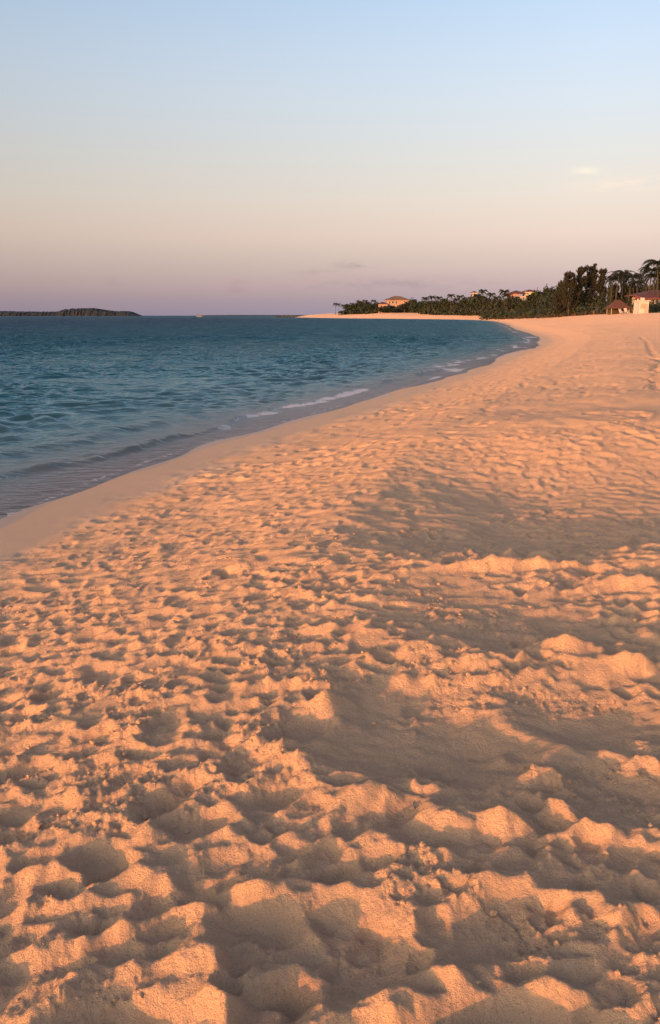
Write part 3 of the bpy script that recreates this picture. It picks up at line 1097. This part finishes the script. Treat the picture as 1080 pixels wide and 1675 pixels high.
# (pixel, top row, distance, width)
prof = [(575, 500, 985), (585, 496, 970), (596, 494, 955), (606, 496, 940), (618, 497, 925), (628, 501, 885), (645, 503, 842), (660, 500, 838), (674, 491, 850), (684, 493, 800),
        (696, 494, 750), (708, 494, 735), (720, 494, 720), (732, 491, 690), (744, 493, 672), (756, 490, 655), (768, 485, 640), (779, 482, 625), (790, 484, 605), (800, 489, 590),
        (812, 490, 565), (823, 487, 540), (834, 486, 520), (846, 489, 470), (858, 492, 440), (870, 490, 415), (879, 477, 420), (889, 469, 415), (900, 467, 405), (911, 469, 395),
        (868, 480, 440), (905, 480, 340), (890, 485, 345), (922, 478, 330)]
for i, (px, top, Y) in enumerate(prof):
    where_ = stretch_of(px)
    lab = 'dark bushy skyline tree ' + where_
    G = 'skyline trees ' + where_
    far_tree(px, top - 5, Y, 25 if px < 860 else 30, lab, G, i)
    for k in range(4):
        far_tree(px + (-5, 5, 0, 2)[k] + RT.uniform(-4, 4), max(top, 477 if px < 860 else 471) + (-2, -1, 3, 8)[k] + RT.uniform(-1, 2), Y - RT.uniform(6, 30), RT.uniform(17, 24), 'lower bushy tree in front, ' + where_, 'front-row trees ' + where_, i * 3 + k + 1)


for i, (px, top, Y) in enumerate(((836, 483, 440), (846, 486, 438), (854, 488, 436), (866, 488, 434), (874, 486, 436), (838, 479, 448), (624, 501, 868), (634, 499, 866), (640, 503, 864), (656, 496, 866), (668, 495, 864), (647, 503, 862))):
    far_tree(px, top, Y, 17, 'bushy tree standing right in front of the ' + ('pink villa walls' if px < 700 else 'walls of the long red-roofed house'), 'trees in front of the ' + ('villa' if px < 700 else 'red-roofed house'), i)
G = 'bushy trees under the coconut palms'
for i, (px, top, Y, wpx) in enumerate(((992, 460, 222, 28), (1004, 455, 220, 28), (1015, 452, 221, 28), (1027, 453, 219, 28), (1038, 456, 217, 26), (1048, 459, 214, 26), (1060, 447, 200, 28), (1074, 442, 199, 30), (1090, 446, 198, 30),
                                        (985, 482, 215, 22), (1000, 484, 212, 22), (1034, 482, 205, 22))):
    far_tree(px, top, Y, wpx, 'dense dark bushy tree under the palms ' + ('between the casuarinas and the white hut' if px < 1052 else 'behind the red-roofed house at the right edge'), G + (' by the hut' if px < 1052 else ' by the right edge'), i + 2, (0, 2, 3, 5)[i % 4])


# scrub along the foot of the trees: one mass per stretch
def scrub(name, stretch, rows, mat, hm, size, seed, label=None):
    RV.seed(seed)
    mb = MB()
    for px, Y, hh in stretch:
        x, gz = place(px, Y)
        for _ in range(rows):
            c = (x + RV.uniform(-1, 1) * Y * 7 / FPX, Y + RV.uniform(-.012, .02) * Y, gz + hh * RV.uniform(.15, .55))
            leafy(mb, c, hh * RV.uniform(.6, 1.1), hh * RV.uniform(.6, 1.1), hh * RV.uniform(.4, .6), 26, size * Y / 300, .1)
    o = mb.build(name, mat)
    o['kind'] = 'stuff'
    return o


def interp_stretch(pts_, step):
    P = np.array(pts_, float)
    q = np.arange(P[0, 0], P[-1, 0], step)
    return [(a, np.interp(a, P[:, 0], P[:, 1]), np.interp(a, P[:, 0], P[:, 2])) for a in q]


scrub('shore_undergrowth', interp_stretch([(566, 965, 5.0), (620, 895, 5.2), (680, 810, 5.5), (700, 730, 5.6), (760, 600, 5.4), (800, 540, 5.4), (830, 460, 5.2)], 4), 6, M_leaf, 3, .55, 301)
scrub('green_undergrowth', interp_stretch([(800, 470, 4.0), (830, 400, 4.2), (870, 330, 3.6), (915, 262, 3.0), (960, 228, 2.6), (1000, 205, 2.4)], 4), 5, M_leaf2, 3, .42, 302)
scrub('dry_scrub', interp_stretch([(800, 448, 1.2), (830, 385, 1.3), (870, 318, 1.1), (915, 254, 1.0), (960, 222, .9), (1000, 200, .8)], 3), 2, M_dry, 1, .3, 303)
scrub('hedge_undergrowth', interp_stretch([(1000, 203, 3.6), (1040, 196, 3.6), (1062, 174, 2.2), (1120, 171, 2.4)], 4), 5, M_leaf2, 3, .30, 304)
scrub('dark_undergrowth', interp_stretch([(900, 275, 6), (940, 250, 5.5), (985, 232, 5), (1030, 222, 5.5), (1130, 200, 6)], 5), 4, M_leaf, 3, .55, 305)


# ------------------------------------------------------------------ buildings
def window(root, x0, x1, y, z0, z1, frame_mat):
    m = MB().box(x0, x1, y - .06, y - .004, z0, z1)
    f = m.build('window', frame_mat, root)
    MB().box(x0 + .12, x1 - .12, y - .075, y - .063, z0 + .12, z1 - .12).build('pane', M_glass, f)
    return f


def local(px, py, Y, root):
    p = at(px, py, Y)
    return p.x - root.location.x, p.z - root.location.z


def house(px, Y, label, blocks, roofs, name='house', wins=()):
    x, gz = place(px, Y)
    r = empty(name, (x, Y, gz))
    tag(r, label, 'house')
    for (a, b, top, bot, dy, dp, mat) in blocks:
        x0, z1 = local(a, top, Y + dy, r)
        x1, z0 = local(b, bot, Y + dy, r)
        MB().box(x0, x1, dy, dy + dp, min(z0, -.5) if bot > 500 else z0, z1).build('wall', mat, r)
    for (a, b, eave, top, dy, dp, mat) in roofs:
        x0, z0 = local(a, eave, Y + dy, r)
        x1, z1 = local(b, top, Y + dy, r)
        MB().hip(x0, x1, dy, dy + dp, z0, z1).build('roof', mat, r)
    for (a, b, top, bot, dy) in wins:
        x0, z1 = local(a, top, Y + dy, r)
        x1, z0 = local(b, bot, Y + dy, r)
        window(r, x0, x1, dy, z0, z1, M_white)
    return r


house(650, 870, 'large pink villa with a brown hipped roof among the trees of the spit',
      [(633, 668, 490, 512, 0, 14, M_pink), (620, 634, 497, 512, -3, 10, M_pink), (655, 674, 494, 512, 3, 14, M_cream)],
      [(630, 671, 490.2, 484, -2, 18, M_brownroof), (618, 633.5, 497.2, 493.5, -4.5, 13, M_tile)],
      'villa', [(636, 639, 492.5, 496.5, 0), (641, 644.5, 492.5, 496.5, 0), (647, 650, 492.5, 496.5, 0), (637, 640, 499, 503, 0), (643, 646, 499, 503, 0), (622.5, 625, 499.5, 503, -3), (628, 630.5, 499.5, 503, -3)])
house(752, 655, 'long low pale beach house under the trees, far away at the back of the sand',
      [(738, 748, 500.5, 512, 0, 6, M_cream), (749, 763, 501.5, 512, -1, 6, M_pink)],
      [(737, 748.4, 500.6, 498, -1, 8, M_brownroof), (748.6, 764, 501.6, 499, -2, 8, M_brownroof)], 'beach_house',
      [(740, 742, 503, 506, 0), (744, 746, 503, 506, 0), (752, 754.5, 504, 507, -1), (757, 760, 504, 507, -1)])
house(776, 665, 'small white house top showing over the crowns of the middle trees',
      [(773, 780, 478.5, 512, 0, 5, M_white)], [(772, 781, 478.7, 475.8, -.8, 6.6, M_tile)], 'small_house', [(775, 777.5, 479.5, 481.5, 0)])
house(858, 462, 'white-walled house with a long red roof on the slope left of the hill',
      [(840, 849, 480.5, 512, 0, 8, M_pink), (860, 878, 477.2, 484, 0, 7, M_white), (850, 876, 484.2, 512, .4, 8, M_cream), (864, 876, 492, 496.5, -1.6, 1.8, M_cream)],
      [(833, 862, 480.3, 474.5, -1.2, 10, M_tile), (858.5, 880, 477, 473.2, -1, 9, M_tile)], 'house',
      [(842, 844, 482, 485, 0), (862, 865, 479, 482.2, 0), (868, 871, 479, 482.2, 0), (873, 875.5, 479, 482.2, 0), (855, 858, 486, 490, .4), (866, 869, 486, 490, .4)])
house(1078, 190, 'red-roofed house behind the hedge at the right edge, cream walls below',
      [(1058, 1110, 483, 512, 0, 9, M_cream)], [(1052, 1116, 483.2, 473, -1.6, 12, M_tile)], 'house',
      [(1062, 1067, 485, 491, 0), (1072, 1078, 485, 491, 0), (1083, 1089, 485, 491, 0)])
x, gz = place(1066, 181)
r = empty('veranda', (x, 181, gz))
tag(r, 'red canvas awning on pale posts in front of the red-roofed house', 'awning')
x0, z1 = local(1050, 484.5, 181, r)
x1, z0 = local(1084, 487, 181, r)
MB().add([(x0, 0, z0), (x1, 0, z0), (x1, 4, z1 + .5), (x0, 4, z1 + .5), (x0, 0, z0 - .35), (x1, 0, z0 - .35), (x1, 4, z0 - .35), (x0, 4, z0 - .35)],
         [(0, 1, 2, 3), (4, 5, 1, 0), (5, 6, 2, 1), (7, 4, 0, 3), (6, 7, 3, 2), (7, 6, 5, 4)]).build('awning_cloth', M_red, r)
for k in range(4):
    xx = x0 + .1 + (x1 - x0 - .2) * k / 3
    MB().tube([(xx, .15, -.3), (xx, .15, z0 - .36)], [.07, .07], 6).build('post', M_white, r)

# white hut on the sand
HY = 166
x, gz = place(1052, HY)
hut = empty('beach_hut', (x, HY, gz))
tag(hut, 'white wooden beach hut standing on the sand below the red-roofed house', 'hut')
x0, z1 = local(1044, 492.5, HY, hut)
x1, _ = local(1062, 492.5, HY, hut)
MB().box(x0, x1, 0, 2.2, -.2, z1).build('wall', M_white, hut)
MB().box(x0 - .12, x1 + .16, -.25, 2.4, z1 + .003, z1 + .13).build('roof', M_white, hut)
MB().box((x0 + x1) / 2 - .25, (x0 + x1) / 2 + .35, .6, 1.2, z1 + .133, z1 + .62).build('roof_box', M_white, hut)
MB().box(x0 - .18, x0 - .04, -.2, -.06, -.2, z1 + .45).build('corner_post', M_white, hut)
sh = MB().box(x0 + .5, x0 + 1.35, -.04, -.003, z1 - 1.35, z1 - .45).build('shutter', M_cream, hut)
MB().box(x0 + .5, x0 + 1.35, -.09, -.045, z1 - .93, z1 - .87).build('shutter_bar', M_wood, sh)
MB().box(x1 - .75, x1 - .15, -.04, -.003, -.05, z1 - .5).build('door', M_cream, hut)

# red thatched shelter
SY = 174
x, gz = place(1016, SY)
shl = empty('beach_shelter', (x, SY, gz))
tag(shl, 'open beach shelter with a reddish thatched roof on wooden posts', 'shelter')
x0, z1 = local(1001, 490, SY, shl)
x1, z0 = local(1031, 502, SY, shl)
MB().hip(x0 - .3, x1 + .1, -.3, 3.2, z0 - .3, z1).build('roof', M_thatch, shl)
for xx in (x0 + .1, (x0 + x1) / 2, x1 - .15):
    for yy in (.05, 2.8):
        MB().tube([(xx, yy, -.3), (xx, yy, z0 - .305)], [.075, .07], 6).build('post', M_wood, shl)
MB().box(x0 + .3, x1 - .4, 2.5, 2.6, -.2, .95).build('back_panel', M_dark, shl)


# two white beach chairs in front of the shelter
def chair():
    rt = empty('beach_chair', (0, 0, 0))
    MB().box(-.3, .3, -.55, .35, .36, .42).build('seat', M_white, rt)
    b = MB()
    b.add([(-.3, .33, .42), (.3, .33, .42), (.3, .72, 1.12), (-.3, .72, 1.12), (-.3, .39, .40), (.3, .39, .40), (.3, .78, 1.10), (-.3, .78, 1.10)],
          [(0, 1, 2, 3), (7, 6, 5, 4), (0, 4, 5, 1), (3, 2, 6, 7), (1, 5, 6, 2), (0, 3, 7, 4)])
    b.build('backrest', M_white, rt)
    for sx_ in (-.26, .26):
        for sy_ in (-.5, .3):
            MB().tube([(sx_, sy_, -.05), (sx_, sy_, .357)], [.03, .03], 5).build('leg', M_white, rt)
        MB().box(sx_ - .03 + (.07 if sx_ > 0 else -.07), sx_ + .03 + (.07 if sx_ > 0 else -.07), -.5, .40, .60, .64).build('armrest', M_white, rt)
    return rt


def copy_tree(o, parent=None):
    c = o.copy()
    COL.objects.link(c)
    c.parent = parent
    for ch in list(o.children):
        copy_tree(ch, c)
    return c


c1 = chair()
c2 = copy_tree(c1)
for c_, px, lab, rz in ((c1, 1018, 'white beach chair before the thatched shelter, the one farther from the hut', .5),
                        (c2, 1025.5, 'white beach chair before the thatched shelter, the one nearer the white hut', .2)):
    x, gz = place(px, 168)
    c_.location = (x, 168, gz)
    c_.rotation_euler = (0, 0, rz)
    tag(c_, lab, 'beach chair', 'white beach chairs by the shelter')

# pale rail up the green bank
x, gz = place(980, 212)
rl = empty('handrail', (x, 212, gz))
tag(rl, 'pale wooden handrail slanting up the green bank left of the palms', 'handrail')
x0, z0 = local(970, 511, 206, rl)
x1, z1 = local(990, 495.5, 218, rl)
MB().tube([(x0, -6, z0 + .1), (x1, 6, z1)], [.07, .07], 6).build('rail', M_wood, rl)
for k in range(4):
    t_ = .08 + .28 * k
    p = Vector((x0, -6, z0 + .1)).lerp(Vector((x1, 6, z1)), t_)
    MB().tube([(p.x, p.y, p.z - 1.3), (p.x, p.y, p.z - .05)], [.05, .05], 5).build('post', M_wood, rl)

# ------------------------------------------------------------------ on the horizon
def ridge_mesh(name, prof_, Y, depth, z0=-3.0):
    """a low island: long rounded back with scrub along its top"""
    P = np.array([(at(px, 516, Y).x, (516 - py) / FPX * Y * 0.85 + ZC) for px, py in prof_])
    xs = np.linspace(P[0, 0], P[-1, 0], 260)
    zs = np.interp(xs, P[:, 0], P[:, 1])
    rg = np.random.default_rng(3)
    V, Fc = [], []
    nt_ = 9
    for k in range(nt_):
        t = k / (nt_ - 1)
        prof_h = math.sin(math.pi * (0.02 + 0.96 * t)) ** 0.5
        for xx, zz in zip(xs, zs):
            j = 1 + 0.05 * rg.normal() if 0 < k < nt_ - 1 else 1
            V.append((xx + rg.normal() * 1.5, Y + depth * t + rg.normal() * 3, z0 + (zz - z0) * prof_h * (1 + (j - 1) * .7) if 0 < k < nt_ - 1 else z0))
    n = len(xs)
    for k in range(nt_ - 1):
        for i in range(n - 1):
            Fc.append((k * n + i, k * n + i + 1, (k + 1) * n + i + 1, (k + 1) * n + i))
    return link_mesh(name, V, Fc, M_isl)


isl = ridge_mesh('island_hills', [(-260, 513), (-180, 508), (-80, 507), (0, 508.2), (60, 509), (92, 508.5), (94, 505), (120, 502.8), (150, 502.4), (166, 506), (180, 507.6), (200, 507.8), (208, 509), (215, 512.5), (221, 515.5), (224, 517)], 3400, 160)
isl['kind'] = 'structure'
fs = ridge_mesh('far_shore_hills', [(300, 517), (330, 515.4), (360, 515.2), (380, 515), (440, 515.2), (500, 515.2), (560, 514.6), (640, 515), (700, 516)], 5200, 600)
fs['kind'] = 'structure'

# boat
BY = 1500
p = at(327, 516, BY)
bt = empty('boat', (p.x, BY, 0))
tag(bt, 'small dark boat with a boxy cabin far out on the horizon', 'boat')
L_, W_ = 11.0, 3.2
MB().add([(-L_ / 2, -W_ / 2, -.3), (L_ / 2 - 2.4, -W_ / 2, -.3), (L_ / 2, 0, .1), (L_ / 2 - 2.4, W_ / 2, -.3), (-L_ / 2, W_ / 2, -.3),
          (-L_ / 2, -W_ / 2, 1.6), (L_ / 2 - 2, -W_ / 2, 1.8), (L_ / 2 + 1, 0, 2.3), (L_ / 2 - 2, W_ / 2, 1.8), (-L_ / 2, W_ / 2, 1.6)],
         [(4, 3, 2, 1, 0), (5, 6, 7, 8, 9), (0, 1, 6, 5), (1, 2, 7, 6), (2, 3, 8, 7), (3, 4, 9, 8), (4, 0, 5, 9)]).build('hull', M_hull, bt)
cb = MB().box(-3.6, 1.8, -1.2, 1.2, 1.75, 4.6, .2).build('cabin', M_hull, bt)
MB().box(-2.8, 1.0, -1.19, -1.05, 3.0, 3.9).build('cabin_window', M_glass, cb)
MB().tube([(-.8, 0, 4.6), (-.8, 0, 6.4)], [.08, .05], 5).build('mast', M_hull, bt)

# rocks at the tip of the spit
RV.seed(9)
JY = 1165
jt = empty('rock_jetty', (at(471, 517, JY).x, JY, 0))
tag(jt, 'low dark rock jetty off the tip of the sand spit', 'jetty')
for k in range(34):
    px = 450 + 43 * k / 33
    x = at(px, 517, JY).x - jt.location.x
    s = RV.uniform(1.4, 2.5) * (0.75 if k < 5 or k > 29 else 1.15)
    vs = [Vector((x, RV.uniform(-2, 2), .3)) + dv * s * RV.uniform(.8, 1.15) for dv in
          [Vector(v).normalized() for v in ((1, 0, 0), (-1, 0, 0), (0, 1, 0), (0, -1, 0), (0, 0, 1.2), (0, 0, -1), (1, 1, 1), (-1, 1, .8), (1, -1, .8), (-1, -1, 1))]]
    import bmesh
    bm = bmesh.new()
    for v in vs:
        bm.verts.new(v)
    bmesh.ops.convex_hull(bm, input=bm.verts)
    me = bpy.data.meshes.new('rock')
    bm.to_mesh(me)
    bm.free()
    me.materials.append(M_rock)
    child(jt, 'rock', me)

# ------------------------------------------------------------------ clods of sand lying about in the trampled foreground
RV.seed(12)
mb = MB()
T = (1 + 5 ** .5) / 2
ICO_V = [Vector(v).normalized() for v in ((-1, T, 0), (1, T, 0), (-1, -T, 0), (1, -T, 0), (0, -1, T), (0, 1, T), (0, -1, -T), (0, 1, -T), (T, 0, -1), (T, 0, 1), (-T, 0, -1), (-T, 0, 1))]
ICO_F = [(0, 11, 5), (0, 5, 1), (0, 1, 7), (0, 7, 10), (0, 10, 11), (1, 5, 9), (5, 11, 4), (11, 10, 2), (10, 7, 6), (7, 1, 8), (3, 9, 4), (3, 4, 2), (3, 2, 6), (3, 6, 8), (3, 8, 9), (4, 9, 5), (2, 4, 11), (6, 2, 10), (8, 6, 7), (9, 8, 1)]
cx, cy = rng.uniform(-3, 3.4, 16000), 1.0 + 6.5 * rng.random(16000) ** 1.3
ok = (np.abs(cx) < cy * .55 + .5)
cx, cy = cx[ok], cy[ok]
rough = ROUGH.sample(cx, cy)
pick = rng.random(len(cx)) < (0.03 + 0.55 * rough)
cx, cy = cx[pick][:1500], cy[pick][:1500]
cd = shore_dist(cx, cy)
cz = sand_height(cx, cy, cd)
for x, y, z_ in zip(cx, cy, cz):
    s = 0.0035 + 0.013 * RV.random() ** 3.0
    mb.add([Vector((x, y, z_ + s * .25)) + Vector((v.x * RV.uniform(.7, 1.25), v.y * RV.uniform(.7, 1.25), v.z * RV.uniform(.5, .9))) * s for v in ICO_V], ICO_F)
cl = mb.build('sand_clods', M_sand)
attr(cl, 'wet', np.zeros(len(cl.data.vertices)))
cl['kind'] = 'stuff'
